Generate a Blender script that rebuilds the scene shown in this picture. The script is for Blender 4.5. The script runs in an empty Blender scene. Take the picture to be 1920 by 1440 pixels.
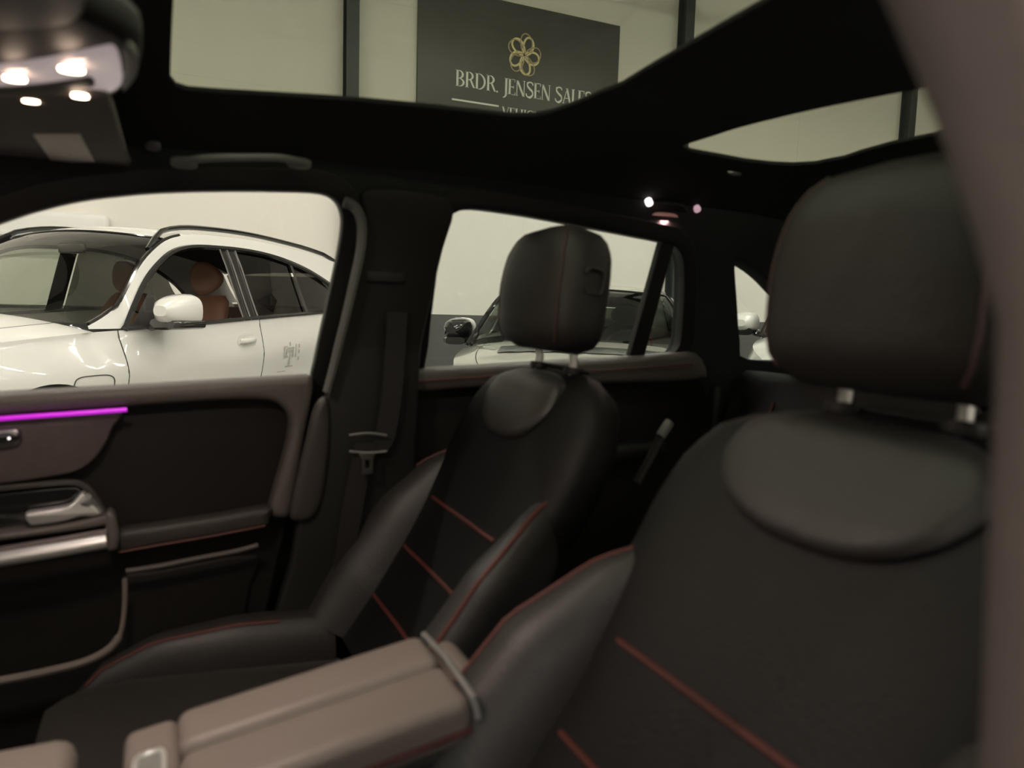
import bpy, bmesh, math, random
from mathutils import Vector, Matrix
random.seed(4)
PI=math.pi
SC=bpy.context.scene
COL=SC.collection
# ------------------------------------------------------------------ camera
EYE=Vector((0,0,1.28)); TH,PT,RO,FP=math.radians(25.3),math.radians(5.83),math.radians(1.7),1420.0
fh=Vector((math.sin(TH),math.cos(TH),0)); rh=Vector((math.cos(TH),-math.sin(TH),0)); zz=Vector((0,0,1))
FW=fh*math.cos(PT)-zz*math.sin(PT); U0=zz*math.cos(PT)+fh*math.sin(PT)
RT=rh*math.cos(RO)+U0*math.sin(RO); UP=U0*math.cos(RO)-rh*math.sin(RO)
cd=bpy.data.cameras.new('camera'); cam=bpy.data.objects.new('camera',cd); COL.objects.link(cam)
cam.matrix_world=Matrix(((RT.x,UP.x,-FW.x,EYE.x),(RT.y,UP.y,-FW.y,EYE.y),(RT.z,UP.z,-FW.z,EYE.z),(0,0,0,1)))
cd.sensor_width=36; cd.lens=FP/1920*36; cd.clip_start=.02; cd.clip_end=200
cd.dof.use_dof=True; cd.dof.focus_distance=5.5; cd.dof.aperture_fstop=3.9
SC.camera=cam
# ------------------------------------------------------------------ world, exposure
w=bpy.data.worlds.new('world'); SC.world=w; w.use_nodes=True
w.node_tree.nodes['Background'].inputs[0].default_value=(.9,.95,1,1)
w.node_tree.nodes['Background'].inputs[1].default_value=.02
SC.view_settings.view_transform='Standard'; SC.view_settings.look='None'
SC.view_settings.gamma=1; SC.view_settings.use_curve_mapping=False
SC.view_settings.exposure=0.0
LAMP_E=120.0      # brightness of the hall's tube lamps
CAB_E=1.0        # cabin lamps
# ------------------------------------------------------------------ helpers
def up_plane(px,py,n,p):
    d=FW+RT*((px-960)/FP)-UP*((py-720)/FP); n=Vector(n)
    t=n.dot(Vector(p)-EYE)/n.dot(d); return EYE+d*t
def PY(px,py,Y):                      # point of the vertical plane Y=const seen at a pixel -> (X,z)
    p=up_plane(px,py,(0,1,0),(0,Y,0)); return (p.x,p.z)
SLN=Vector((0,1,.342)); SLP=Vector((0,1.45,1.12))
def PS(px,py):                        # same on the slanted passenger side of the cabin
    p=up_plane(px,py,SLN,SLP); return (p.x,p.z)
def side_y(x,z): return 1.45-.342*(z-1.12) if z>1.12 else 1.45
def roof_z(x,y):
    v=abs((y-.80)/.55); r=1.28+.335-.135*v**4
    if x<0: r-=.35*x*x
    if x>1.25: r-=.16*(x-1.25)**2
    return r
def mat(name,col,rough=.5,metal=0,spec=.5,coat=0,noise=0,bump=0,scale=40,emit=None,es=0,crough=.05,alpha=None):
    m=bpy.data.materials.new(name); m.use_nodes=True; nt=m.node_tree; b=nt.nodes['Principled BSDF']
    b.inputs['Base Color'].default_value=(*col,1); b.inputs['Roughness'].default_value=rough
    b.inputs['Metallic'].default_value=metal; b.inputs['Specular IOR Level'].default_value=spec
    b.inputs['Coat Weight'].default_value=coat; b.inputs['Coat Roughness'].default_value=crough
    if emit: b.inputs['Emission Color'].default_value=(*emit,1); b.inputs['Emission Strength'].default_value=es
    tc=nt.nodes.new('ShaderNodeTexCoord'); n=nt.nodes.new('ShaderNodeTexNoise'); n.inputs['Scale'].default_value=scale
    n.inputs['Detail'].default_value=5; nt.links.new(tc.outputs['Object'],n.inputs['Vector'])
    mx=nt.nodes.new('ShaderNodeMix'); mx.data_type='RGBA'; mx.inputs[6].default_value=(*[c*(1-noise) for c in col],1)
    mx.inputs[7].default_value=(*[min(1,c*(1+noise)) for c in col],1)
    nt.links.new(n.outputs['Fac'],mx.inputs[0]); nt.links.new(mx.outputs[2],b.inputs['Base Color'])
    if bump:
        bp=nt.nodes.new('ShaderNodeBump'); bp.inputs['Strength'].default_value=bump; bp.inputs['Distance'].default_value=.002
        nt.links.new(n.outputs['Fac'],bp.inputs['Height']); nt.links.new(bp.outputs[0],b.inputs['Normal'])
    return m
def glass(name,tint,rough=.0,ior=1.5):
    m=bpy.data.materials.new(name); m.use_nodes=True; nt=m.node_tree; nt.nodes.clear()
    o=nt.nodes.new('ShaderNodeOutputMaterial'); mx=nt.nodes.new('ShaderNodeMixShader'); t=nt.nodes.new('ShaderNodeBsdfTransparent')
    g=nt.nodes.new('ShaderNodeBsdfGlossy'); lw=nt.nodes.new('ShaderNodeLayerWeight'); lw.inputs[0].default_value=.5
    pw=nt.nodes.new('ShaderNodeMath'); pw.operation='POWER'; pw.inputs[1].default_value=5; nt.links.new(lw.outputs['Facing'],pw.inputs[0])
    f=nt.nodes.new('ShaderNodeMath'); f.operation='MULTIPLY_ADD'; f.inputs[1].default_value=.92; f.inputs[2].default_value=.06; nt.links.new(pw.outputs[0],f.inputs[0])
    t.inputs[0].default_value=(*tint,1); g.inputs['Roughness'].default_value=rough
    nt.links.new(f.outputs[0],mx.inputs[0]); nt.links.new(t.outputs[0],mx.inputs[1]); nt.links.new(g.outputs[0],mx.inputs[2])
    nt.links.new(mx.outputs[0],o.inputs[0]); return m
def props(o,label=None,cat=None,group=None,kind=None):
    if label: o['label']=label
    if cat: o['category']=cat
    if group: o['group']=group
    if kind: o['kind']=kind
    return o
def thing(name,loc,label,cat,rotz=0,group=None):
    o=bpy.data.objects.new(name,None); COL.objects.link(o); o.location=loc; o.rotation_euler=(0,0,rotz)
    o.empty_display_size=.1; bpy.context.view_layer.update()
    return props(o,label,cat,group)
def link(name,me,m,parent=None,smooth=True,world=True):
    o=bpy.data.objects.new(name,me); COL.objects.link(o)
    if m: me.materials.append(m)
    if smooth:
        me.polygons.foreach_set('use_smooth',[True]*len(me.polygons))
        try: me.set_sharp_from_angle(angle=math.radians(40))
        except Exception: pass
    if parent:
        o.parent=parent
        if world:                       # vertices were written in world space
            M=parent_world(parent).inverted(); me.transform(M)
    return o
def parent_world(p):
    M=Matrix.Identity(4)
    while p: M=p.matrix_basis.copy()@M if p.type!='EMPTY' else (Matrix.Translation(p.location)@p.rotation_euler.to_matrix().to_4x4())@M; p=p.parent
    return M
def from_py(vs,fs,fix=True):
    me=bpy.data.meshes.new('mesh'); me.from_pydata([tuple(v) for v in vs],[],fs)
    if fix:
        bm=bmesh.new(); bm.from_mesh(me); bmesh.ops.remove_doubles(bm,verts=bm.verts,dist=1e-5)
        bmesh.ops.recalc_face_normals(bm,faces=bm.faces); bm.to_mesh(me); bm.free()
    me.update(); return me
def obj(name,vs,fs,m,parent=None,smooth=True,world=True): return link(name,from_py(vs,fs),m,parent,smooth,world)
def rings(name,rs,m,parent=None,cap=True,smooth=True,world=True,closed=True):
    vs=[v for r in rs for v in r]; n=len(rs[0]); fs=[]
    for i in range(len(rs)-1):
        for j in range(n if closed else n-1):
            a=i*n+j; b=i*n+(j+1)%n; fs.append((a,b,b+n,a+n))
    if cap: fs.append(tuple(range(n))); fs.append(tuple(range((len(rs)-1)*n,len(rs)*n)))
    return obj(name,vs,fs,m,parent,smooth,world)
def grid(name,fn,nu,nv,m,parent=None,thick=0,world=True,smooth=True):
    vs=[Vector(fn(i/nu,j/nv)) for j in range(nv+1) for i in range(nu+1)]
    fs=[(j*(nu+1)+i,j*(nu+1)+i+1,(j+1)*(nu+1)+i+1,(j+1)*(nu+1)+i) for j in range(nv) for i in range(nu)]
    o=obj(name,vs,fs,m,parent,smooth,world)
    if thick:
        md=o.modifiers.new('s','SOLIDIFY'); md.thickness=abs(thick); md.offset=-1 if thick>0 else 1
    return o
def cat(pts,n=6,closed=False):
    P=[Vector(p) for p in pts]; N=len(P); out=[]
    for i in range(N if closed else N-1):
        if closed: a,b,c,d=P[(i-1)%N],P[i],P[(i+1)%N],P[(i+2)%N]
        else: a,b,c,d=P[max(i-1,0)],P[i],P[i+1],P[min(i+2,N-1)]
        for k in range(n):
            t=k/n; out.append(.5*((2*b)+(c-a)*t+(2*a-5*b+4*c-d)*t*t+(3*b-a-3*c+d)*t**3))
    if not closed: out.append(P[-1])
    return out
def lin(tab,x):
    if x<=tab[0][0]: return tab[0][1]
    for (a,b),(c,d) in zip(tab,tab[1:]):
        if x<=c: return b+(d-b)*(x-a)/(c-a)
    return tab[-1][1]
def smooth_tab(tab,n=8): return [(v.x,v.y) for v in cat([Vector((a,b,0)) for a,b in tab],n)]
def tube(name,pts,r,m,parent=None,seg=10,sm=0,closed=False,world=True,flat=1.0,up=None):
    P=cat(pts,sm,closed) if sm else [Vector(p) for p in pts]
    N=len(P); rs=[]; prev=None
    for i,p in enumerate(P):
        t=(P[(i+1)%N]-P[i-1]) if closed else (P[min(i+1,N-1)]-P[max(i-1,0)])
        t.normalize()
        if up is not None: a=Vector(up)
        elif prev is None: a=Vector((0,0,1)) if abs(t.z)<.8 else Vector((1,0,0))
        else: a=prev
        s=t.cross(a)
        if s.length<1e-6: s=t.orthogonal()
        s.normalize(); a=s.cross(t).normalized(); prev=a
        rr=r(i/max(1,N-1)) if callable(r) else r
        rs.append([p+s*math.cos(2*PI*k/seg)*rr+a*math.sin(2*PI*k/seg)*rr*flat for k in range(seg)])
    if closed: rs.append(rs[0])
    return rings(name,rs,m,parent,cap=not closed,world=world)
def rbox(name,c,s,m,parent=None,bev=.01,seg=3,rot=None,world=True):
    bm=bmesh.new(); bmesh.ops.create_cube(bm,size=1); bmesh.ops.scale(bm,vec=s,verts=bm.verts)
    if bev: bmesh.ops.bevel(bm,geom=bm.edges[:],offset=min(bev,min(s)*.49),segments=seg,affect='EDGES',profile=.5)
    M=Matrix.Translation(c)@(rot.to_4x4() if rot else Matrix.Identity(4)); bmesh.ops.transform(bm,matrix=M,verts=bm.verts)
    me=bpy.data.meshes.new('mesh'); bm.to_mesh(me); bm.free(); return link(name,me,m,parent,True,world)
def sring(c,u,v,a,b,p=2.5,n=28):       # superellipse ring
    out=[]
    for k in range(n):
        t=2*PI*k/n; x=math.copysign(abs(math.cos(t))**(2/p),math.cos(t)); y=math.copysign(abs(math.sin(t))**(2/p),math.sin(t))
        out.append(Vector(c)+Vector(u)*a*x+Vector(v)*b*y)
    return out
def disc(name,c,n,r,t,m,parent=None,seg=20,ry=None,u=None,p=2,world=True):
    n=Vector(n).normalized(); u=Vector(u).normalized() if u else n.orthogonal().normalized(); v=n.cross(u); ry=ry or r; c=Vector(c)
    rs=[sring(c-n*t/2,u,v,r*.96,ry*.96,p,seg),sring(c-n*t*.3,u,v,r,ry,p,seg),sring(c+n*t*.3,u,v,r,ry,p,seg),sring(c+n*t/2,u,v,r*.93,ry*.93,p,seg)]
    return rings(name,rs,m,parent,world=world)
def slab(name,outline,holes,fn,thick,m,parent=None,bev=.004,cuts=None,world=True):
    """flat outline (a,b) with holes, given thickness, mapped through fn(a,b,c)"""
    cu=bpy.data.curves.new('c','CURVE'); cu.dimensions='2D'; cu.fill_mode='BOTH'
    cu.extrude=max(thick/2-bev,.0002); cu.bevel_depth=bev; cu.bevel_resolution=2; cu.offset=-bev
    for poly in [outline]+list(holes):
        s=cu.splines.new('POLY'); s.points.add(len(poly)-1)
        for q,pt in zip(s.points,poly): q.co=(pt[0],pt[1],0,1)
        s.use_cyclic_u=True
    o=bpy.data.objects.new('tmp',cu); COL.objects.link(o); dg=bpy.context.evaluated_depsgraph_get(); dg.update()
    me=bpy.data.meshes.new_from_object(o.evaluated_get(dg)); bpy.data.objects.remove(o)
    bm=bmesh.new(); bm.from_mesh(me); bmesh.ops.remove_doubles(bm,verts=bm.verts,dist=1e-5)
    for axis,vals in (cuts or {}).items():
        for v in vals:
            no=(1,0,0) if axis=='a' else (0,1,0); co=(v,0,0) if axis=='a' else (0,v,0)
            bmesh.ops.bisect_plane(bm,geom=bm.verts[:]+bm.edges[:]+bm.faces[:],plane_co=co,plane_no=no)
    for v in bm.verts: v.co=Vector(fn(v.co.x,v.co.y,v.co.z))
    bmesh.ops.recalc_face_normals(bm,faces=bm.faces); bm.to_mesh(me); bm.free(); me.materials.clear()
    return link(name,me,m,parent,True,world)
def sm2(pts,n=5): return [(v.x,v.y) for v in cat([Vector((a,b,0)) for a,b in pts],n,True)]
def offs(poly,d):
    N=len(poly); A=sum(poly[i][0]*poly[(i+1)%N][1]-poly[(i+1)%N][0]*poly[i][1] for i in range(N)); sg=1 if A>0 else -1; out=[]
    for i in range(N):
        a=Vector(poly[i-1]);b=Vector(poly[(i+1)%N]); t=(b-a)
        if t.length<1e-9: continue
        t.normalize(); out.append((poly[i][0]+t.y*d*sg,poly[i][1]-t.x*d*sg))
    return out
# ------------------------------------------------------------------ materials
M={}
M['wall']=mat('wall_paint',(.80,.77,.70),.7,noise=.02,bump=.1,scale=3)
M['dado']=mat('dark_dado_paint',(.10,.10,.095),.6,noise=.1,scale=6)
M['ceil']=mat('ceiling_panel',(.6,.6,.55),.8,noise=.03,scale=2)
M['floor']=mat('hall_floor',(.33,.32,.30),.25,noise=.08,scale=1.5)
M['steel']=mat('dark_steel',(.035,.042,.042),.45,noise=.15,scale=8)
M['lamp']=mat('lamp_tube',(1,1,1),.5,emit=(1,.95,.88),es=LAMP_E)
M['sign']=mat('sign_board',(.085,.084,.080),.42,noise=.25,scale=1.2)
M['letter']=mat('sign_letter',(.93,.93,.88),.5)
M['gold']=mat('gold_print',(.88,.76,.42),.45,metal=.1,noise=.2,scale=9)
M['gold2']=mat('bronze_print',(.50,.40,.26),.5,metal=.1,noise=.2,scale=9)
M['acw']=mat('white_plastic',(.8,.8,.76),.4)
M['lining']=mat('roof_lining',(.035,.035,.035),.95,spec=.1,noise=.3,bump=.3,scale=300)
M['trim']=mat('black_trim',(.013,.012,.011),.55,spec=.4,noise=.15,bump=.2,scale=250)
M['soft']=mat('soft_trim',(.105,.09,.083),.48,spec=.5,noise=.12,bump=.35,scale=220)
M['trim2']=mat('dark_soft_trim',(.045,.039,.035),.5,spec=.4,noise=.12,bump=.3,scale=220)
M['insert']=mat('dark_insert',(.012,.0105,.009),.6,spec=.3,noise=.15,bump=.3,scale=300)
M['decor']=mat('brushed_panel',(.11,.085,.085),.42,metal=.3,noise=.2,scale=60)
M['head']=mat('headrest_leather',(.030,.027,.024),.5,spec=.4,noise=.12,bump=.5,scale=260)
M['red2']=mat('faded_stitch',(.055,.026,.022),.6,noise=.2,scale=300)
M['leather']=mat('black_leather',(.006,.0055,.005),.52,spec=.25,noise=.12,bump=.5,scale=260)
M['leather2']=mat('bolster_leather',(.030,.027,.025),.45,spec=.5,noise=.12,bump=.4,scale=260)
M['arm']=mat('armrest_leather',(.21,.175,.155),.45,spec=.5,noise=.06,bump=.3,scale=260)
M['pillar']=mat('pillar_trim',(.17,.135,.125),.6,spec=.4,noise=.06,bump=.2,scale=120)
M['red']=mat('red_stitch',(.10,.022,.018),.6,noise=.25,scale=500)
M['chrome']=mat('satin_chrome',(.85,.83,.81),.32,metal=.75,noise=.03)
M['gchrome']=mat('dark_chrome',(.35,.34,.33),.3,metal=1)
M['rubber']=mat('grey_seal',(.12,.12,.11),.55,noise=.1,scale=80)
M['grey']=mat('grey_plastic',(.20,.20,.19),.5)
M['gloss']=mat('gloss_black',(.012,.012,.012),.08,spec=.6,coat=.5)
M['ambient']=mat('ambient_strip',(.4,.02,.4),.4,emit=(.50,.01,.58),es=1.0)
M['visor']=mat('visor_fabric',(.14,.125,.11),.85,noise=.1,bump=.3,scale=200)
M['label']=mat('visor_label',(.93,.88,.78),.7,noise=.03,scale=20)
M['bulb']=mat('lit_bulb',(1,1,1),.4,emit=(1,.74,.55),es=14)
M['lens']=mat('lamp_lens',(.42,.36,.36),.25,spec=.6,emit=(1,.82,.80),es=.28)
M['pinkl']=mat('pink_lens',(.30,.17,.15),.3,emit=(1,.5,.42),es=.10)
M['spot']=mat('small_lit_spot',(.9,.9,.9),.4,emit=(1,.88,.88),es=2.2)
M['spot2']=mat('pink_lit_spot',(.9,.7,.8),.4,emit=(1,.6,.75),es=.45)
M['belt']=mat('belt_webbing',(.018,.016,.015),.8,noise=.2,bump=.5,scale=400)
M['carpet']=mat('car_carpet',(.008,.008,.008),.95,noise=.3,bump=.5,scale=200)
M['cglass']=glass('clear_glass',(.93,.94,.90)); M['pglass']=glass('rear_glass',(.76,.81,.76)); M['rglass']=glass('roof_glass',(.37,.395,.315))
M['white']=mat('white_paint',(.76,.755,.71),.28,coat=1,noise=.01,scale=2)
M['greyp']=mat('grey_paint',(.42,.41,.35),.32,coat=1,noise=.03,scale=2)
M['blackp']=mat('black_paint',(.035,.034,.030),.3,coat=1,noise=.03,scale=2)
M['tint']=glass('dark_tinted_glass',(.10,.10,.09)); M['wind']=glass('windscreen_glass',(.72,.76,.70)); M['gwind']=glass('green_windscreen',(.62,.74,.64))
M['brown']=mat('brown_leather',(.17,.065,.032),.5,noise=.1,bump=.2,scale=120)
M['dkin']=mat('dark_cabin',(.014,.014,.013),.8,noise=.1); M['tyre']=mat('tyre_rubber',(.02,.02,.02),.8,noise=.2)
M['rim']=mat('alloy_rim',(.45,.45,.46),.3,metal=.9); M['rlamp']=mat('tail_lamp',(.30,.01,.01),.15,coat=1)
M['hlamp']=mat('head_lamp',(.4,.42,.45),.1,metal=.5,coat=1); M['seam']=mat('panel_gap',(.06,.058,.052),.8)
M['greymark']=mat('grey_mark',(.46,.45,.41),.6); M['bonnet_dark']=mat('bonnet_dark_tone',(.035,.045,.042),.18,spec=.6,noise=.5,bump=.6,scale=18)

# ================================================================== HALL
WY=9.5
def wallbox(name,c,s,m,parent=None,kind='structure'):
    o=rbox(name,c,s,m,parent,bev=0)
    if kind and not parent: o['kind']=kind
    return o
XA,XB,YA,ZC=-12,22,-8.5,6.6
flo=wallbox('floor',((XA+XB)/2,(YA+WY)/2,-.05),(XB-XA,WY-YA,.1),M['floor'])
wb=wallbox('wall_back',((XA+XB)/2,WY+.1,(ZC+1.15)/2),(XB-XA,.2,ZC-1.15),M['wall'])
props(wallbox('painted_dado',((XA+XB)/2,WY+.095,.575),(XB-XA,.21,1.15),M['dado'],wb),'dark grey painted lower band')
for x in (2.18,7.08,11.9,16.75,-2.7,-7.6):
    # steel I-column standing against the wall
    me=[]; w_,d_=.15,.20
    prof=[(-w_/2,0),(w_/2,0),(w_/2,.02),(.01,.02),(.01,d_-.02),(w_/2,d_-.02),(w_/2,d_),(-w_/2,d_),(-w_/2,d_-.02),(-.01,d_-.02),(-.01,.02),(-w_/2,.02)]
    rings('steel_column',[[Vector((x+a,WY-d_+b-.0,z)) for a,b in prof] for z in (0,ZC)],M['steel'],wb,smooth=False)
# horizontal joints of the wall panels
for z in (3.75,4.95,):
    rbox('panel_joint',((XA+XB)/2,WY-.001,z),(XB-XA,.004,.008),M['wall'],wb,bev=0)
for x in (1.07,4.6,9.5): rbox('panel_joint',(x,WY-.001,ZC/2+.6),(.008,.004,ZC-1.2),M['wall'],wb,bev=0)
wallbox('wall_front',((XA+XB)/2,YA-.1,ZC/2),(XB-XA,.2,ZC),M['wall'])
wallbox('wall_left',(XA-.1,(YA+WY)/2,ZC/2),(.2,WY-YA,ZC),M['wall'])
wallbox('wall_right',(XB+.1,(YA+WY)/2,ZC/2),(.2,WY-YA,ZC),M['wall'])
ce=wallbox('ceiling',((XA+XB)/2,(YA+WY)/2,ZC+.05),(XB-XA,WY-YA,.1),M['ceil'])
for x in (-7.6,-2.7,2.18,7.08,11.9,16.75):
    rbox('roof_beam',(x,(YA+WY)/2,ZC-.17),(.16,WY-YA,.34),M['steel'],ce,bev=0)
# diagonal braces on the far hall wall behind the viewer
wf=bpy.data.objects['wall_front']
for x in (-7.6,-2.7,2.18,7.08,11.9): rbox('steel_column',(x,YA+.1,ZC/2),(.16,.2,ZC),M['steel'],wf,bev=0)
for x in (-5.1,4.6): tube('steel_brace',[(x-2.4,YA+.12,.3),(x+2.4,YA+.12,5.6)],.06,M['steel'],wf,seg=6)
n=0
for x in (-6.5,-1.6,3.3,8.2,13.1):
    for y in (-5.2,-1.6,2.0,5.2):
        n+=1
        t=thing('tube_lamp',(x,y,5.6),None,None); t.parent=ce
        rbox('housing',(x,y,5.63),(2.9,.10,.05),M['acw'],t,bev=.008)
        rbox('diffuser',(x,y,5.595),(2.84,.075,.03),M['lamp'],t,bev=.008)
        for s in (-1.2,1.2): tube('hanging_wire',[(x+s,y,5.65),(x+s,y,ZC)],.004,M['gchrome'],t,seg=5)
# wall unit above the white car
ac=thing('wall_unit',(-.95,WY,1.9),'white rounded box on the wall above the roof of the large white car','wall unit')
rbox('unit_casing',(-1.0,WY-.11,1.98),(1.15,.21,.30),M['acw'],ac,bev=.06,seg=5)
rbox('air_flap',(-1.0,WY-.225,1.88),(1.0,.02,.05),M['acw'],ac,bev=.004)

# ------------------------------------------------------------------ the sign
SX0,SX1,SZ0,SZ1=3.03,5.985,3.35,5.245
SY=WY-.05
sg=thing('wall_sign',(4.51,WY,SZ0),'large dark grey sign with gold flower emblem and white lettering high on the wall','sign')
rbox('sign_board',((SX0+SX1)/2,WY-.025,(SZ0+SZ1)/2),(SX1-SX0,.05,SZ1-SZ0),M['sign'],sg,bev=.003)
TK,TN=.125,.045
def bx(a,b,c,d): return [(a,b),(c,b),(c,d),(a,d)]
def rib(pts,wf):
    L=[];Rr=[];N=len(pts)
    for i,(x,y) in enumerate(pts):
        a=pts[max(i-1,0)];b=pts[min(i+1,N-1)];tx,ty=b[0]-a[0],b[1]-a[1];l=math.hypot(tx,ty) or 1;nx,ny=-ty/l,tx/l
        w_=wf(i/(N-1),tx/l,ty/l)/2; L.append((x+nx*w_,y+ny*w_));Rr.append((x-nx*w_,y-ny*w_))
    return L+Rr[::-1]
def quads(pts,wf):
    p=rib(pts,wf);n_=len(pts);return [[p[i],p[i+1],p[2*n_-2-i],p[2*n_-1-i]] for i in range(n_-1)]
vw=lambda t,tx,ty: TN+(TK-TN)*abs(ty)**1.5
def arc(cx,cy,rx,ry,a0,a1,n_=14): return quads([(cx+rx*math.cos(math.radians(a0+(a1-a0)*i/n_)),cy+ry*math.sin(math.radians(a0+(a1-a0)*i/n_))) for i in range(n_+1)],vw)
def stem(x,b=0,t=1,w_=TK,s=.05,sb=True,st=True):
    q=[bx(x,b,x+w_,t)]
    if sb: q.append(bx(x-s,b,x+w_+s,b+.035))
    if st: q.append(bx(x-s,t-.035,x+w_+s,t))
    return q
def diag(x0,y0,x1,y1,w_): return [[(x0-w_/2,y0),(x0+w_/2,y0),(x1+w_/2,y1),(x1-w_/2,y1)]]
def bars(x,w_,ys): 
    q=[]
    for y,k in ys: q+= [bx(x,y-TN/2,x+w_*k,y+TN/2),bx(x+w_*k-.03,y-.09,x+w_*k,y+.09) if .2<y<.8 else (bx(x+w_*k-.03,y-TN/2,x+w_*k,y+.16) if y<.5 else bx(x+w_*k-.03,y-.16,x+w_*k,y+TN/2))]
    return q
Sp=[(v.x,v.y) for v in cat([Vector(p+(0,)) for p in [(.47,.80),(.42,.93),(.27,.98),(.11,.90),(.10,.73),(.25,.56),(.42,.42),(.46,.22),(.33,.05),(.17,.02),(.05,.12),(.03,.24)]],5)]
G={'B':(.60,stem(.06)+arc(.18,.745,.27,.235,-90,90)+arc(.18,.265,.33,.245,-90,90)),
'R':(.62,stem(.06)+arc(.18,.74,.29,.24,-90,90)+diag(.34,.52,.58,0,.12)+[bx(.5,0,.68,.035)]),
'D':(.72,stem(.06)+arc(.18,.5,.44,.48,-90,90)),
'J':(.30,stem(.13,b=-.02,sb=False)+quads([(.19,.02),(.17,-.1),(.10,-.19),(.0,-.23)],lambda t,a,b:TK*(1-.6*t))),
'E':(.50,stem(.06)+bars(.12,.36,[(.022,1.05),(.5,.75),(.978,.98)])),
'N':(.70,stem(.08,w_=TN)+stem(.56,w_=TN,sb=False)+diag(.10,1,.56,0,.14)),
'S':(.52,quads(Sp,lambda t,tx,ty:TN+(TK-TN)*abs(tx)**1.0*(1 if .25<t<.8 else .25)+.02)),
'A':(.62,diag(.06,0,.32,1,TN)+diag(.55,0,.30,1,TK)+[bx(.15,.33,.45,.37),bx(0,0,.13,.035),bx(.46,0,.66,.035)]),
'L':(.46,stem(.06)+bars(.12,.33,[(.022,1.0)])),
'V':(.62,diag(.31,0,.07,1,TK)+diag(.31,0,.56,1,TN)+[bx(0,.965,.18,1),bx(.48,.965,.64,1)]),
'H':(.72,stem(.06)+stem(.52)+[bx(.15,.48,.55,.52)]),'I':(.28,stem(.08)),
'C':(.62,arc(.36,.5,.31,.48,40,320)+[bx(.56,.74,.60,.97)]),'.':(.20,[bx(.03,0,.14,.11)]),' ':(.28,[])}
def lettering(txt,x0,z0,h,width,m,thin=1):
    tot=sum(G[c][0] for c in txt); k=width/tot; x=x0
    for c in txt:
        wd,qs=G[c]
        if qs:
            vs=[];fs=[]
            for q in qs:
                b=len(vs)
                for yy in (SY-.006,SY+.001):
                    for (a,z) in q: vs.append((x+a*k,yy,z0+z*h))
                fs+=[(b,b+1,b+2,b+3),(b+4,b+5,b+6,b+7)]+[(b+i,b+(i+1)%4,b+4+(i+1)%4,b+4+i) for i in range(4)]
            me=bpy.data.meshes.new('m'); me.from_pydata(vs,[],fs); link('letter',me,m,sg,False)
        x+=wd*k
lettering('BRDR. JENSEN SALES',3.535,4.075,.205,2.03,M['letter'])
lettering('VEHICLES',4.20,3.775,.135,.72,M['letter'])
for a,b in ((3.49,4.15),(4.88,5.53)): rbox('underline',((a+b)/2,SY-.003,3.905),(b-a,.008,.022),M['letter'],sg,bev=0)
CX,CZ=4.50,4.61
for k in range(5):
    for j,(L,Wd,off,mm,r) in enumerate(((.220,.088,0,M['gold'],.014),(.245,.105,.30,M['gold2'],.009))):
        a=math.radians(72*k+58)+off; pts=[]
        for i in range(22):
            t=2*PI*i/22; rr=L/2*(1-math.cos(t)); ww=Wd*math.sin(t)*(.35+.65*math.sin(t/2)); bend=.10*rr
            u,v=rr,ww+bend*rr/L
            pts.append((CX+u*math.cos(a)-v*math.sin(a),SY-.004-.003*j,CZ+1.12*(u*math.sin(a)+v*math.cos(a))))
        tube('emblem_petal',pts,r,mm,sg,seg=6,closed=True,flat=.35,up=(0,1,0))

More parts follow.
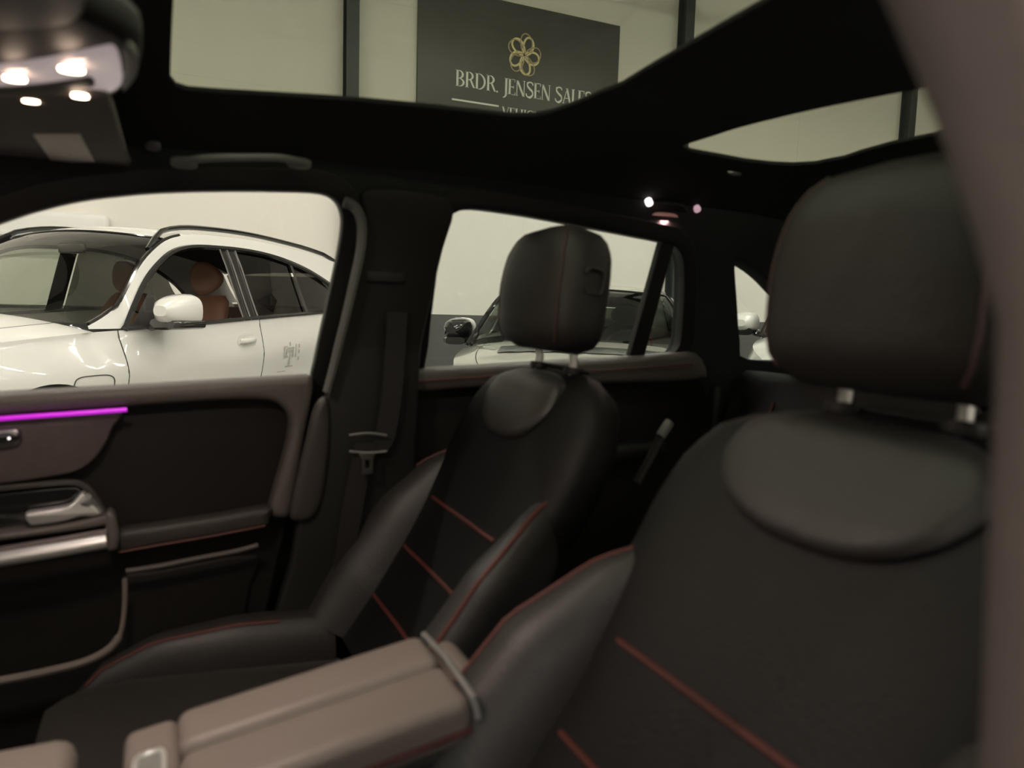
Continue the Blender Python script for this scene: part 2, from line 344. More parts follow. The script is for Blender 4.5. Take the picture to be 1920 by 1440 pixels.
# ================================================================== OTHER CARS
def wtab(t): return smooth_tab(t)
ZB=wtab([(-1.45,.80),(-1.25,.93),(-.9,1.0),(-.4,1.045),(0,1.065),(.6,1.09),(1.23,1.125),(2.1,1.17),(2.7,1.21),(3.3,1.24)])
ZW=wtab([(0,1.075),(.14,1.235),(.29,1.39),(.45,1.51),(.6,1.59),(.77,1.635),(1.0,1.655),(1.4,1.66),(1.75,1.63),(2.1,1.555),(2.4,1.44),(2.6,1.33),(2.72,1.22)])
ZR=wtab([(-.35,1.06),(-.2,1.10),(0,1.20),(.14,1.335),(.29,1.48),(.45,1.595),(.6,1.668),(.77,1.712),(1.0,1.738),(1.5,1.75),(2.0,1.725),(2.5,1.67),(3.0,1.57),(3.3,1.32)])
def make_car(name,org,rotz,label,paint,zmap=lambda z:z,sx=1,sy=1,wind='wind',seatm='brown',rails=True,far_white=False,window_open=True,extras=True):
    car=thing(name,org,label,'car',rotz)
    def T(x,y,z): return Vector((x*sx,y*sy,zmap(z)))
    def W(x,z):
        zb=lin(ZB,x); p=1-.36*min(1.2,abs((x-.98)/2.42))**8
        if z<=zb:
            h=max(0,(z-.3)/(zb-.3)); w0=.918+.044*math.sin(PI*min(1,h*1.05))**.8
            cr=lin([(-1.5,.72),(.02,.80),(1.33,.872),(2.0,.93),(3.4,1.0)],x)     # body crease
            w0+=.042*(1 if z>cr else max(0,1-(cr-z)/.20)) ; w0-=.042
            tt=max(0,min(1,(z-.80)/.27)); w0-=(0.036 if x<-.25 else .052*max(.25,1-(x+.25)/.9))*tt*tt*(3-2*tt)*(1 if x<.0 else .5)
        else: w0=.915-(0.036 if x<-.25 else .052*max(.25,1-(x+.25)/.9))*(1 if x<0 else .5)-(z-zb)*.36-.20*max(0,z-1.62)
        return w0*p
    P=M[paint]; L=dict(world=False)
    cx=[-.55,2.42]; wr=.44
    def zlow(x):
        z=.34
        for c in cx:
            if abs(x-c)<wr: z=max(z,.36+math.sqrt(wr*wr-(x-c)**2)*.96)
        return z
    def xr(z): return lin([(.3,3.32),(.8,3.38),(1.2,3.22),(1.5,3.0),(1.7,2.85)],z)
    def S(x,z,s,off=0): return T(x,s*(W(x,z)+off),z)
    for s in (-1,1):
        for (a,b,nm,lab) in ((-1.42,-.036,'front_wing',0),(-.028,1.275,'front_door',0),(1.283,2.25,'rear_door',0),(2.258,3.36,'rear_wing',0)):
            def f(u,v,a=a,b=b,s=s):
                x=a+(b-a)*u; z0=zlow(x); z1=lin(ZB,x); z=z0+(z1-z0)*v; x=min(x,xr(z)) ; return S(x,z,s)
            d=grid(nm,f,26,16,P,car,world=False)
            if nm=='front_door' and s<0: fd=d
            if nm=='front_wing' and s<0: fw=d
            if nm=='rear_door' and s<0: rd=d
        # pillar/roof side frame between window top and roof edge
        def g(u,v,s=s):
            x=-.22+3.2*u; z0=lin(ZW,x) if x<2.72 else lin(ZB,min(x,2.72))+.0; z1=lin(ZR,x)
            if x>2.72: z0=lin(ZB,x)
            z=z0+(z1-z0)*v; return S(x,z,s)
        grid('roof_frame',g,60,5,P,car,world=False)
        def rq(u,v,s=s):
            x=2.98+.34*u; z0=lin(ZB,x); z1=lin(ZR,x); z=z0+(z1-z0)*v; return S(min(x,xr(z)+.05),z,s)
        grid('rear_pillar',rq,6,5,P,car,world=False)
        def gl(nm,m,xa0,xa1,xb0,xb1,s=s,off=-.012):
            def f(u,v):
                xl=xa0+(xa1-xa0)*v; xrr=xb0+(xb1-xb0)*v; x=xl+(xrr-xl)*u; z0=lin(ZB,x); z1=max(z0+.002,lin(ZW,x)); return S(x,z0+(z1-z0)*v,s,off)
            return grid(nm,f,10,8,m,car,world=False)
        if not(window_open and s<0): gl('front_side_glass',M['wind'],.02,.55,1.07,1.09)
        gl('rear_side_glass',M['tint'],1.25,1.25,1.90,1.90); gl('quarter_glass',M['tint'],1.94,1.93,2.70,2.3)
        gl('middle_pillar',M['gloss'],1.09,1.09,1.25,1.25,off=.004); gl('glass_divider',M['gloss'],1.90,1.90,1.94,1.93,off=.006)
        if s<0 and extras:
            for q in (1.085,1.165,1.255): tube('pillar_edge',[S(q,lin(ZB,q)+(lin(ZW,q)-lin(ZB,q))*v,s,.01) for v in (0,.25,.5,.75,1)],.006,M['gchrome'],car,seg=5,world=False)
        xs=[.0+2.72*i/48 for i in range(49)]
        tube('window_trim',[S(x,lin(ZW,x)-.004,s,.006) for x in xs],.020,M['gloss'],car,seg=6,world=False)
        tube('belt_trim',[S(x,lin(ZB,x)+.012,s,.008) for x in xs],.016,M['gloss'],car,seg=6,world=False)
        tube('screen_trim',[S(x,lin(ZR,x)+.004,s,-.012) for x in [-.2+.95*i/18 for i in range(19)]],.014,M['gloss'],car,seg=6,world=False)
        if rails:
            rx=[.42+2.35*i/24 for i in range(25)]
            tube('roof_rail',[S(x,lin(ZR,x)+.012+.042*min(1,math.sin(PI*i/24)*4),s,-.03) for i,x in enumerate(rx)],.019,M['gloss'],car,seg=8,world=False)
    def hoodf(s0,s1,drop=0):
        def f(u,v):
            s=s0+(s1-s0)*u; xe=-.20-1.22*v; q=1-s*s; x=xe-.30*q*(1-v)-.16*q*v
            z=lin(ZB,xe)+(.115*(1-v)+.09*v)*(1-abs(s)**2.6)-drop-.05*max(0,v-.8)*5*q*.6
            return T(x,s*W(xe,lin(ZB,xe)),z)
        return f
    grid('bonnet',hoodf(-.80,.80),24,16,P,car,world=False)
    for a,b in ((-1,-.808),(.808,1)): grid('wing_top',hoodf(a,b),4,16,P,car,world=False)
    grid('bonnet_gap',hoodf(-.83,.83,.012),16,12,M['seam'],car,world=False)
    def wsf(e,v0=0,v1=.86):
        def f(u,v):
            s=(-1+2*u)*e; v=v0+(v1-v0)*v; xe=-.20+.94*v; q=1-s*s; x=xe-(.30*(1-v)+.10*v)*q; z=lin(ZR,xe)+(.02*(1-v)+.055*v)*(1-s*s)
            return T(x,s*(W(xe,lin(ZR,xe))-.012),z)
        return f
    grid('windscreen',wsf(.97),20,14,M[wind],car,world=False)
    grid('roof_header',wsf(1.0,.86,1.0),20,5,P,car,world=False)
    def cowl(u,v):
        s=-1+2*u; xe=-.20; q=1-s*s; a=wsf(.97)(u,0); b=hoodf(-1,1)(u,0); return a+(b-a)*v+Vector((0,0,-.006))
    grid('cowl',cowl,20,3,M['gloss'],car,world=False)
    def roof(u,v):
        s=-1+2*u; xe=.74+2.30*v; q=1-s*s; x=xe-.10*q*(1-v)+.10*q*v; z=lin(ZR,xe)+.055*(1-abs(s)**2.2); return T(x,s*W(xe,lin(ZR,xe)),z)
    grid('roof',roof,20,24,P,car,thick=.02,world=False)
    tube('screen_top_edge',[wsf(.97,.86,.86)(i/20,0) for i in range(21)],.009,M['gloss'],car,seg=6,world=False)
    def rear(z0,z1,e=1,off=0):
        def f(u,v):
            s=(-1+2*u)*e; z=z0+(z1-z0)*v; x=xr(z); return T(x+.08*(1-s*s)+off,s*W(x,min(z,lin(ZR,x))),z)
        return f
    grid('tailgate',rear(.62,1.22),16,10,P,car,world=False); grid('rear_glass',rear(1.22,1.52,.9,.0),14,6,M['tint'],car,world=False)
    grid('rear_bumper',rear(.30,.615,1,.03),16,5,P,car,world=False)
    for s in (-1,1): 
        rbox('tail_lamp',T(3.30,s*.62,1.0),(.10,.36*sy,.13),M['rlamp'],car,bev=.03,world=False)
        rbox('head_lamp',T(-1.40,s*.60,.74),(.26*sx,.32*sy,.10),M['hlamp'],car,bev=.03,world=False)
    def front(u,v):
        s=-1+2*u; z=.24+.58*v; xe=-1.42; return T(xe-.16*(1-s*s)-.05*math.sin(PI*v),s*W(xe,z),z)
    grid('front_bumper',front,18,10,P,car,world=False)
    gr=rbox('grille',T(-1.60,0,.62),(.10,.62*sy,.24),M['gloss'],car,bev=.04,world=False)
    for k in range(9): rbox('grille_bar',T(-1.66,-.24+.06*k,.62),(.02,.012,.20),M['gchrome'],gr,bev=.003,world=False)
    rbox('underbody',T(.95,0,.36),(4.5*sx,1.55*sy,.16),M['dkin'],car,bev=.03,world=False)
    rbox('number_plate',T(-1.67,0,.44),(.015,.52,.11),M['acw'],car,bev=.003,world=False)
    for c in cx:
        for s in (-1,1):
            ctr=T(c,s*.80,.37/1); ctr.z=.36; y=Vector((0,1,0)); prof=[(.36,-.09),(.375,-.06),(.375,.06),(.36,.09),(.26,.10),(.25,.06),(.25,-.06),(.26,-.10)]
            rs=[[ctr+Vector((math.cos(a)*r_,o_,math.sin(a)*r_)) for (r_,o_) in prof] for a in [2*PI*i/36 for i in range(37)]]
            wo=rings('wheel',rs,M['tyre'],car,cap=False,world=False)
            disc('rim',ctr+y*s*.02,(0,s,0),.255,.05,M['rim'],wo,seg=30,world=False)
            for k in range(5):
                a=2*PI*k/5; rbox('spoke',ctr+y*s*.06+Vector((math.cos(a)*.13,0,math.sin(a)*.13)),(.24,.03,.06),M['rim'],wo,bev=.01,rot=Matrix.Rotation(-a,3,'Y'),world=False)
    # cabin
    cab=rbox('dashboard',T(.20,0,.98),(.50,1.45*sy,.20),M['dkin'],car,bev=.08,world=False)
    rbox('cabin_floor',T(1.2,0,.60),(2.6*sx,1.4*sy,.08),M['dkin'],car,bev=.02,world=False)
    grid('headliner',lambda u,v:roof(u*.9+.05,v)+Vector((0,0,-.045)),12,12,M['dkin'],car,world=False)
    for y in (-.37,.37):
        st=thing_part('seat',car)
        rs=[]
        for k in range(13):
            t=k/12; wd=.25*(1-.35*t**3); rs.append(sring(T(1.12+.30*t,y,.72+.58*t),(0,1,0),(1,0,0),wd*sy*(1 if 0<k<12 else .8),.065,2.6,24))
        rings('seat_back',rs,M[seatm],st,world=False)
        rs=[sring(T(1.34+.05*math.sin(t*PI),y,1.305+.255*t),(0,1,0),(1,0,0),.142*sy*max(.2,math.sin(PI*(.03+.94*t))**.5),.07*max(.2,math.sin(PI*(.03+.94*t))**.6),2.2,24) for t in [k/16 for k in range(17)]]
        rings('headrest',rs,M[seatm],st,world=False)
        rbox('seat_cushion',T(.88,y,.72),(.52,.50*sy,.16),M[seatm],st,bev=.06,world=False)
    rs=[sring(T(2.15+.14*t,0,.75+.45*t),(0,1,0),(1,0,0),.62*sy,.07,4,24) for t in (0,.1,.5,.9,1)]
    rings('rear_bench',rs,M[seatm],car,world=False)
    # steering wheel, inner mirror
    c=T(.66,-.37,1.02); nn_=Vector((.85,0,.35)).normalized(); u_=Vector((0,1,0)); v_=nn_.cross(u_)
    sw=tube('steering_wheel',[c+u_*.18*math.cos(2*PI*k/24)+v_*.18*math.sin(2*PI*k/24) for k in range(24)],.014,M['gloss'],car,seg=6,closed=True,world=False)
    rbox('wheel_hub',c,(.05,.14,.10),M['dkin'],sw,bev=.02,world=False)
    rbox('inner_mirror',T(.50,0,1.60),(.04,.24,.075),M['gloss'],car,bev=.02,world=False)
    for s in (-1,1):
        # door mirror: pointed shell cut off to the rear, on a short foot
        b=T(.18,s*(1.045 if extras or paint=='white' else .99),1.13); rs=[]
        ms=1.0 if extras or paint=='white' else .80
        for t,a_,h_ in ((0,.05,.035),(.04,.085,.075),(.10,.105,.10),(.17,.118,.115),(.24,.125,.12),(.27,.12,.112)):
            rs.append(sring(b+Vector((-.12+t,s*.055*(1-t*2),.060)),(0,1,0),(0,0,1),a_*ms,h_*.92*ms,2.7,24))
        mi=rings('door_mirror',rs,P if extras or paint=='white' else M['gloss'],car,world=False)
        rs=[sring(b+Vector((-.08+.235*t,s*.03,-.022)),(0,1,0),(0,0,1),.134*ms*min(1,.70+t),.036*ms,3,16) for t in (0,.25,.6,1)]
        rings('mirror_base',rs,M['gloss'],mi,world=False)
        disc('mirror_glass',b+Vector((.155,s*.02,.06)),(1,0,0),.11,.006,M['chrome'],mi,ry=.09,u=(0,1,0),p=3,world=False)
        tube('mirror_arm',[T(.20,s*.90,1.085),T(.17,s*.95,1.09),b+Vector((0,-s*.03,-.02))],.028,M['gloss'],mi,seg=8,world=False)
        tri=[S(.05,1.09,s,.012),S(.30,1.10,s,.012),S(.30,1.34,s,.012),S(.10,1.14,s,.012)]
        obj('mirror_triangle',tri,[(0,1,2,3)],M['gloss'],car,world=False)
    if extras:
        def H(x,z,r1,r2,nm,m,par,off,t=.012,p=2.2): return disc(nm,S(x,z,-1,off),(0,-1,0),r1,t,m,par,ry=r2,u=(1,0,0),p=p,seg=26,world=False)
        H(1.09,.962,.105,.062,'handle_recess',M['seam'] if False else P,fd,.004,.006)
        rs=[sring(S(1.0+.18*t,.965+.008*t,-1,.012+.022*math.sin(PI*t)),(0,0,1),(0,-1,0),.017,.010,2.4,10) for t in [k/10 for k in range(11)]]
        rings('door_handle',rs,P,fd,world=False)
        flap=[]
        for k in range(28):
            a=2*PI*k/28; q=math.copysign(abs(math.cos(a))**.5,math.cos(a)); r_=math.copysign(abs(math.sin(a))**.5,math.sin(a))
            flap.append(S(-.28+.14*q,.735+.075*r_,-1,.001))
        tube('charge_flap',flap,.0035,M['seam'],fw,seg=5,closed=True,world=False)
        for xx in (-.032,1.279,2.254): tube('door_gap',[S(xx,z,-1,-.006) for z in [.36+.05*k for k in range(int((lin(ZB,xx)-.36)/.05)+1)]]+[S(xx,lin(ZB,xx),-1,-.006)],.008,M['seam'],car,seg=5,world=False)
        # faint grey figure on the rear door: tree shape and small marks
        dx,dz=1.62,.835
        def dk(x0,z0,x1,z1):
            return obj('door_marks',[S(dx+a,dz+b,-1,.0035) for a,b in ((x0,z0),(x1,z0),(x1,z1),(x0,z1))],[(0,1,2,3)],M['greymark'],rd,False,False)
        vs=[];fs=[]
        for (a,b,c_,d) in ((-.012,-.09,.012,0),(-.055,-.10,.055,-.088),(-.09,-.02,-.075,.075),(-.09,-.02,-.03,-.005),(-.09,.06,-.04,.075),(.07,-.02,.085,.085),(-.035,.02,.035,.04),(-.04,.05,.05,.064),(-.01,.0,.008,.105),(.11,.055,.13,.085),(.11,.01,.13,.04),(.11,-.05,.13,-.02),(-.15,-.135,-.04,-.128),(-.06,-.02,-.045,.05),(.03,-.02,.045,.05)):
            k=len(vs); vs+=[S(dx+q,dz+r_,-1,.004) for q,r_ in ((a,b),(c_,b),(c_,d),(a,d))]; fs.append((k,k+1,k+2,k+3))
        obj('door_marks',vs,fs,M['greymark'],rd,False,False)
    else:
        for s in (-1,1): disc('door_handle',T(1.1,s*.955,.98),(0,s,0),.09,.02,P,car,ry=.018,u=(1,0,0),world=False)
    return car
def thing_part(name,parent):
    o=bpy.data.objects.new(name,None); COL.objects.link(o); o.parent=parent; o.empty_display_size=.1; return o
al=math.radians(44); ax=Vector((math.sin(al),math.cos(al),0)); nn=Vector((math.cos(al),-math.sin(al),0))
wc=make_car('suv_car',Vector((-.156,5.217,0))-nn*.915*1.09,math.radians(46),'large white car with black roof rails and brown seats, beyond the front passenger window','white',sy=1.09)
bzm=lambda z: z*.93 if z<1.07 else .995+(z-1.07)*.67
bc=make_car('hatchback_car',(2.80,4.76,0),math.radians(90-32),'glossy grey car with black mirrors, seen head-on behind the passenger headrest','greyp',zmap=bzm,sx=.88,sy=.93,wind='gwind',seatm='dkin',rails=False,window_open=False,extras=False)
# dark strip across the bonnet, and a shield-shaped reflection painted as a dark patch
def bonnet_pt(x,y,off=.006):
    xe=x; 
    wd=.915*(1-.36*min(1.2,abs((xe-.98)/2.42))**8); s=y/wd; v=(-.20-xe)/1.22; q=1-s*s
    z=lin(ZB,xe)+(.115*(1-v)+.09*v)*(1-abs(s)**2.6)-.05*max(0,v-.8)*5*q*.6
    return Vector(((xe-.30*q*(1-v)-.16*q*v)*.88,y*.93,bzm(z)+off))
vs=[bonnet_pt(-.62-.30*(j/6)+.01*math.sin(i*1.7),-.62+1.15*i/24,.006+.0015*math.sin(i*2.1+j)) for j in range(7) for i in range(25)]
obj('bonnet_strip',vs,[(j*25+i,j*25+i+1,(j+1)*25+i+1,(j+1)*25+i) for j in range(6) for i in range(24)],M['bonnet_dark'],bc,world=False)
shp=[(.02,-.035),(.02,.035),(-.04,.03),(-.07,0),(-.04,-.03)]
obj('painted_reflection',[bonnet_pt(-.78+a,b-.60,.010) for a,b in shp],[(0,1,2,3,4)],M['bonnet_dark'],bc,False,False)
wc2=make_car('estate_car',(5.75,4.8,0),math.radians(90-50),'white car at the back of the hall seen through the small rear quarter window','white',extras=False,window_open=False)

# ================================================================== OUR CAR: body
body=thing('car_body',(.6,.8,0),'black-lined cabin shell of the car the photo is taken in, with panoramic roof','car body')
fr_win=sm2([PS(*p) for p in [(-330,560),(-150,470),(0,420),(60,400),(130,382),(200,371),(300,362),(420,359),(540,360),(602,364),(628,378),(639,402),(639,430),(631,480),(614,560),(598,630),(583,700),(560,760),(300,780),(0,800),(-330,820)]],3)
re_win=sm2([PS(*p) for p in [(797,700),(800,650),(806,590),(815,520),(823,455),(833,417),(850,400),(876,393),(920,397),(1000,409),(1100,428),(1200,447),(1250,458),(1268,472),(1276,495),(1277,540),(1274,600),(1269,645),(1256,664),(1240,700),(1000,712),(850,722)]],3)
qu_win=sm2([PS(*p) for p in [(1377,488),(1400,497),(1425,514),(1452,540),(1500,600),(1520,670),(1400,673),(1386,640),(1380,560)]],3)
def side_map(off=0,mirror=False):
    def f(a,b,c):
        y=1.45-.342*(b-1.12)+off+c
        if mirror: y=1.6-y
        return (a,y,b)
    return f
side_out=[(-.95,1.02),(2.2,1.02),(2.2,1.35),(1.9,1.44),(1.2,1.50),(.3,1.52),(-.15,1.50),(-.5,1.36),(-.95,1.08)]
fh_=[(a,b) for a,b in offs(fr_win,.012)]; rh_=offs(re_win,.012)
cl=lambda P:[(a,max(b,1.03)) for a,b in P]
slab('side_frame',side_out,[cl(fh_),cl(rh_),qu_win],side_map(.02),.05,M['lining'],body,bev=.004)
grid('quarter_window',lambda u,v:(1.10+.45*u,side_y(0,1.15+.3*v)+.03,1.15+.3*v),2,2,M['pglass'],body)
# driver-side frame: rear of the opening only, plus rail and sill
dr_open=[(-.55,1.04),(-.30,1.36),(-.05,1.44),(.30,1.46),(.41,1.44),(.42,1.04)]
slab('side_frame',side_out,[dr_open,[(a+.05,b) for a,b in cl(rh_)],qu_win],side_map(-.015,True),.03,M['lining'],body,bev=.004)
# driver-side middle pillar close to the viewer
rs=[]
for k in range(14):
    z=[.45,.8,1.0,1.15,1.22,1.28,1.31,1.34,1.37,1.40,1.42,1.44,1.455,1.47][k]; dz_=max(0,z-1.28); y0=.177-.055*max(0,1.28-z)+.35*dz_+.9*dz_*dz_ if dz_<.14 else .177+.07+.85*(dz_-.14)*.5; 
    rs.append(sring(Vector((.232+.13,y0-.075,z)),(1,0,0),(0,1,0),.13,.075,3.2,32))
props(rings('middle_pillar',rs,M['pillar'],body),'soft brownish pillar trim close beside the driver seat')
# roof lining with the two glass openings
# front panel from x=.03..56, rear panel .91..1.205
def rr(x0,x1,y0,y1,r,n_=6):
    o=[]
    for cx_,cy_,a0 in ((x1-r,y1-r,0),(x0+r,y1-r,90),(x0+r,y0+r,180),(x1-r,y0+r,270)):
        for i in range(n_+1):
            a=math.radians(a0+90*i/n_); o.append((cx_+r*math.cos(a),cy_+r*math.sin(a)))
    return o
def ZP(px,py,dz=.31): p=up_plane(px,py,(0,0,1),(0,0,1.28+dz)); return (p.x,p.y)
far=[ZP(*p) for p in [(328,150),(336,160),(352,165),(400,169),(500,175),(660,185),(800,198),(900,209),(955,215),(1000,216),(1035,209),(1075,195),(1160,160)]]
front_hole=[(.032,.42)]+[far[0]]+far[1:]+[(.572,.42),(.53,.37),(.08,.37)]
rear_hole=[ZP(*p) for p in [(1283,276),(1300,282),(1400,300),(1450,306),(1490,308),(1530,306),(1580,297),(1745,255)]]+[(1.2,.42),(.96,.42)]+[ZP(*p) for p in [(1745,165),(1600,193),(1450,226),(1350,254)]]
roof_out=[(-.62,.24),(2.15,.24),(2.15,1.36),(-.62,1.36)]
cuts={'b':[.26+.06*k for k in range(19)],'a':[-.5+.12*k for k in range(22)]}
# iterate the openings so that the curved lining shows them where they belong
def on_roof(P):
    out=[]
    for (x,y) in P:
        d=Vector((x,y,1.59))-EYE
        lo=.5;hi=1.3
        for _ in range(30):
            t=(lo+hi)/2; q=EYE+d*t
            if q.z<roof_z(q.x,q.y): lo=t
            else: hi=t
        q=EYE+d*lo; out.append((q.x,q.y))
    return out
front_hole=[front_hole[0]]+on_roof(front_hole[1:-3])+front_hole[-3:]
rear_hole=on_roof(rear_hole)
slab('roof_lining',roof_out,[offs(front_hole,.006),offs(rear_hole,.006)],lambda a,b,c:(a,b,roof_z(a,b)+.004+c),.008,M['lining'],body,bev=.002,cuts=cuts)
def frame_edge(P,nm): tube(nm,[(a,b,roof_z(a,b)+.016) for a,b in offs(P,.022)],.006,M['trim'],body,seg=6,closed=True)
roof_skin=[(-.66,.20),(2.2,.20),(2.2,1.40),(-.66,1.40)]
gl_hole=rr(-.05,1.62,.30,1.30,.06)
slab('roof_skin',roof_skin,[gl_hole],lambda a,b,c:(a,b,roof_z(a,b)+.05+.02*abs(b-.8)+c),.01,M['blackp'],body,bev=.002,cuts=cuts)
grid('roof_glass',lambda u,v:(-.06+.765*u,.28+1.04*v,roof_z(-.06+.765*u,.28+1.04*v)+.048),6,12,M['rglass'],body)
grid('roof_glass',lambda u,v:(.70+.94*u,.28+1.04*v,roof_z(.70+.94*u,.28+1.04*v)+.048),6,12,M['rglass'],body)
# windscreen, header, tail
def wscr(u,v): 
    y=.12+1.36*u; q=1-((y-.8)/.68)**2; return (-.62-.62*(1-v)-.05*q, y, 1.02+.44*v+.03*q)
grid('windscreen',wscr,12,6,M['wind'],body)
for y,s in ((.13,1),(1.47,-1)): tube('front_pillar',[(-1.25,y-.03*s,1.02),(-.95,y,1.20),(-.62,y+.05*s,1.42),(-.2,y+.10*s,1.50)],.045,M['trim'],body,seg=10,sm=4)
tube('windscreen_header',[(-.60,.2+.1*k,roof_z(-.6,.8)-.01) for k in range(13)],.04,M['trim'],body,seg=10)
slab('tail_frame',[(.10,.5),(1.50,.5),(1.48,1.2),(1.34,1.52),(.26,1.52),(.12,1.2)],[[(.30,1.10),(1.30,1.10),(1.22,1.42),(.38,1.42)]],lambda a,b,c:(2.25-.35*max(0,b-1.0)+c,a,b),.05,M['trim'],body)
grid('tail_glass',lambda u,v:(2.22-.12*v,.3+1.0*u,1.10+.33*v),2,2,M['pglass'],body)
rbox('cabin_floor',(.5,.8,.42),(3.5,1.36,.06),M['carpet'],body,bev=.02)
rbox('luggage_floor',(1.75,.8,.70),(.8,1.25,.06),M['carpet'],body,bev=.02)
rbox('front_bulkhead',(-1.25,.8,.75),(.06,1.4,.62),M['trim'],body,bev=.01)
rbox('sill',(.45,.12,.42),(3.0,.10,.14),M['trim'],body,bev=.03)
rbox('sill',(.45,1.50,.42),(3.0,.10,.14),M['trim'],body,bev=.03)
slab('outer_side',[(-1.2,.40),(2.2,.40),(2.2,1.05),(-1.2,1.05)],[],lambda a,b,c:(a,1.53+c,b),.02,M['blackp'],body)
# lower side of body below belt: rear quarter, both sides
rbox('rear_side_trim',(1.72,1.46,.80),(1.0,.06,.62),M['trim'],body,bev=.02)
rbox('rear_side_trim',(1.72,.13,.80),(1.0,.06,.62),M['trim'],body,bev=.02)
rbox('rear_side_trim',(.80,.10,.78),(.9,.06,.62),M['trim'],body,bev=.02)
# passenger-side middle pillar trim
def pyl(pts,Y): return [PY(a,b,Y) for a,b in pts]
pil=sm2(pyl([(660,372),(700,360),(800,372),(830,400),(815,470),(800,560),(788,640),(782,720),(775,900),(770,1230),(520,1230),(545,1050),(560,960),(590,820),(630,660),(660,520),(672,430)],1.385),3)
slab('middle_pillar',pil,[],lambda a,b,c:(a,(1.385+.0 if b<1.2 else 1.385-.20*(b-1.2))+c,b),.03,M['trim'],body,bev=.008,cuts={'b':[1.2,1.3]})
low=sm2(pyl([(618,800),(612,880),(600,945),(580,972),(553,976),(543,962),(556,900),(574,820),(590,760),(612,745)],1.372),3)
slab('pillar_foot',low,[],lambda a,b,c:(a,1.372+c,b),.03,M['trim2'],body,bev=.012)
sp=[(645,379),(662,386),(674,402),(679,430),(675,475),(662,535),(648,595),(635,645),(624,690),(612,735)]
def sp3(p,Y=1.345):
    y=Y+ (0.04*(1-min(1,max(0,(p[1]-400)/300)))*-1) ; x,z=PY(p[0],p[1],y); return (x,y,z)
tube('door_seal',[sp3(p) for p in sp],lambda t:.010-.003*t,M['rubber'],body,seg=8,sm=4)
# rear roof side: pocket lamp
dl=thing('reading_lamp',(.98,1.26,1.50),'small pinkish reading lamp under the roof edge above the rear door','lamp')
def rp(px,py,dz): p=up_plane(px,py,(0,0,1),(0,0,1.28+dz)); return Vector((p.x,p.y,p.z))
def onr(px,py,off=0):
    d=FW+RT*((px-960)/FP)-UP*((py-720)/FP); lo,hi=.2,3
    for _ in range(40):
        t=(lo+hi)/2; q=EYE+d*t
        if q.z<roof_z(q.x,q.y): lo=t
        else: hi=t
    q=EYE+d*lo; n_=Vector((0,-(roof_z(q.x,q.y+.01)-roof_z(q.x,q.y-.01))/.02*-1,-1)).normalized(); return q+n_*off,n_
q,nv=onr(1240,392,.006); 
hs=disc('lamp_housing',q,nv,.055,.018,M['trim'],dl,ry=.028,u=(1,0,0),p=3)
q,nv=onr(1236,400,.014); disc('lamp_lens',q,nv,.040,.014,M['pinkl'],dl,ry=.017,u=(1,0,0),p=3)
q,nv=onr(1213,371,.012); disc('lit_diode',q,nv,.0075,.012,M['spot'],dl,seg=10)
q,nv=onr(1303,384,.012); disc('lit_button',q,nv,.0075,.010,M['spot2'],dl,seg=10)
# curtain rail piece on the roof edge
q,nv=onr(1376,320,.004); props(disc('rail_clip',q,nv,.020,.008,M['gchrome'],None,ry=.005,u=(1,.1,0)),'tiny bright metal clip at the edge of the rear roof window','clip')
q,nv=onr(286,267,.008); vc=props(disc('visor_clip',q,nv,.013,.012,M['grey'],None,ry=.006,u=(1,-.6,0)),'small grey visor clip on the dark roof lining left of the grab handle','clip')
# grab handle
gh=thing('grab_handle',(.1,1.27,1.50),'slim grey grab handle on the dark roof edge above the front passenger window','handle')
hy=1.265
def hp(px,py,Y=hy): x,z=PY(px,py,Y); return Vector((x,Y,z))
tube('handle_bar',[hp(328,307,1.27),hp(345,302,1.262),hp(372,298,1.25),(hp(400,296,1.245)),hp(450,295,1.24),hp(510,295,1.245),hp(535,297,1.25),hp(560,302,1.262),hp(580,307,1.27)],.0058,M['grey'],gh,seg=10,sm=4)
for a,b in ((345,305),(560,306)): disc('handle_mount',hp(a,b,1.272),(0,-1,-.5),.019,.016,M['grey'],gh,ry=.008,u=(1,0,0),p=3)

# ------------------------------------------------------------------ front passenger door
fd=thing('front_passenger_door',(.05,1.46,.45),'closed front passenger door with brushed panel, silver grab bar and purple light strip','car door')
slab('window_frame',cl(offs(fr_win,.035)),[[(a,max(b,1.05)) for a,b in fr_win]],side_map(.0),.026,M['trim'],fd,bev=.003)
grid('window_glass',lambda u,v:(-.62+1.0*u,side_y(0,1.05+.44*v)+.006,1.05+.44*v),2,2,M['cglass'],fd)
def dslab(nm,px,Y,t,m,bev=.006,n_=3,smo=True,par=fd,**k):
    P=pyl(px,Y); P=sm2(P,n_) if smo else P
    return slab(nm,P,[],lambda a,b,c:(a,Y+t/2+c,b),t,m,par,bev=bev)
dslab('door_base',[(-420,775),(0,745),(300,728),(575,708),(590,720),(580,790),(560,880),(545,960),(520,1060),(500,1150),(470,1230),(440,1420),(300,1600),(0,1700),(-400,1750)],1.435,.05,M['insert'])
dslab('upper_rail',[(-420,768),(-200,752),(0,738),(200,727),(400,715),(560,706),(584,706),(590,722),(585,760),(572,830),(560,900),(548,962),(530,975),(507,966),(514,930),(528,880),(541,830),(545,790),(530,765),(500,752),(420,752),(240,764),(0,781),(-200,797),(-420,815)],1.395,.055,M['soft'],bev=.014)
tube('rail_stitch',[hp(a,b,1.4) for a,b in [(-420,785),(-200,768),(0,752),(200,741),(400,729),(560,720),(575,722)]],.0022,M['red'],fd,seg=6,sm=3)
tube('ambient_light',[hp(a,b,1.386) for a,b in [(-420,815),(-200,802),(0,785),(120,776.5),(238,768)]],.0036,M['ambient'],fd,seg=8,sm=3)
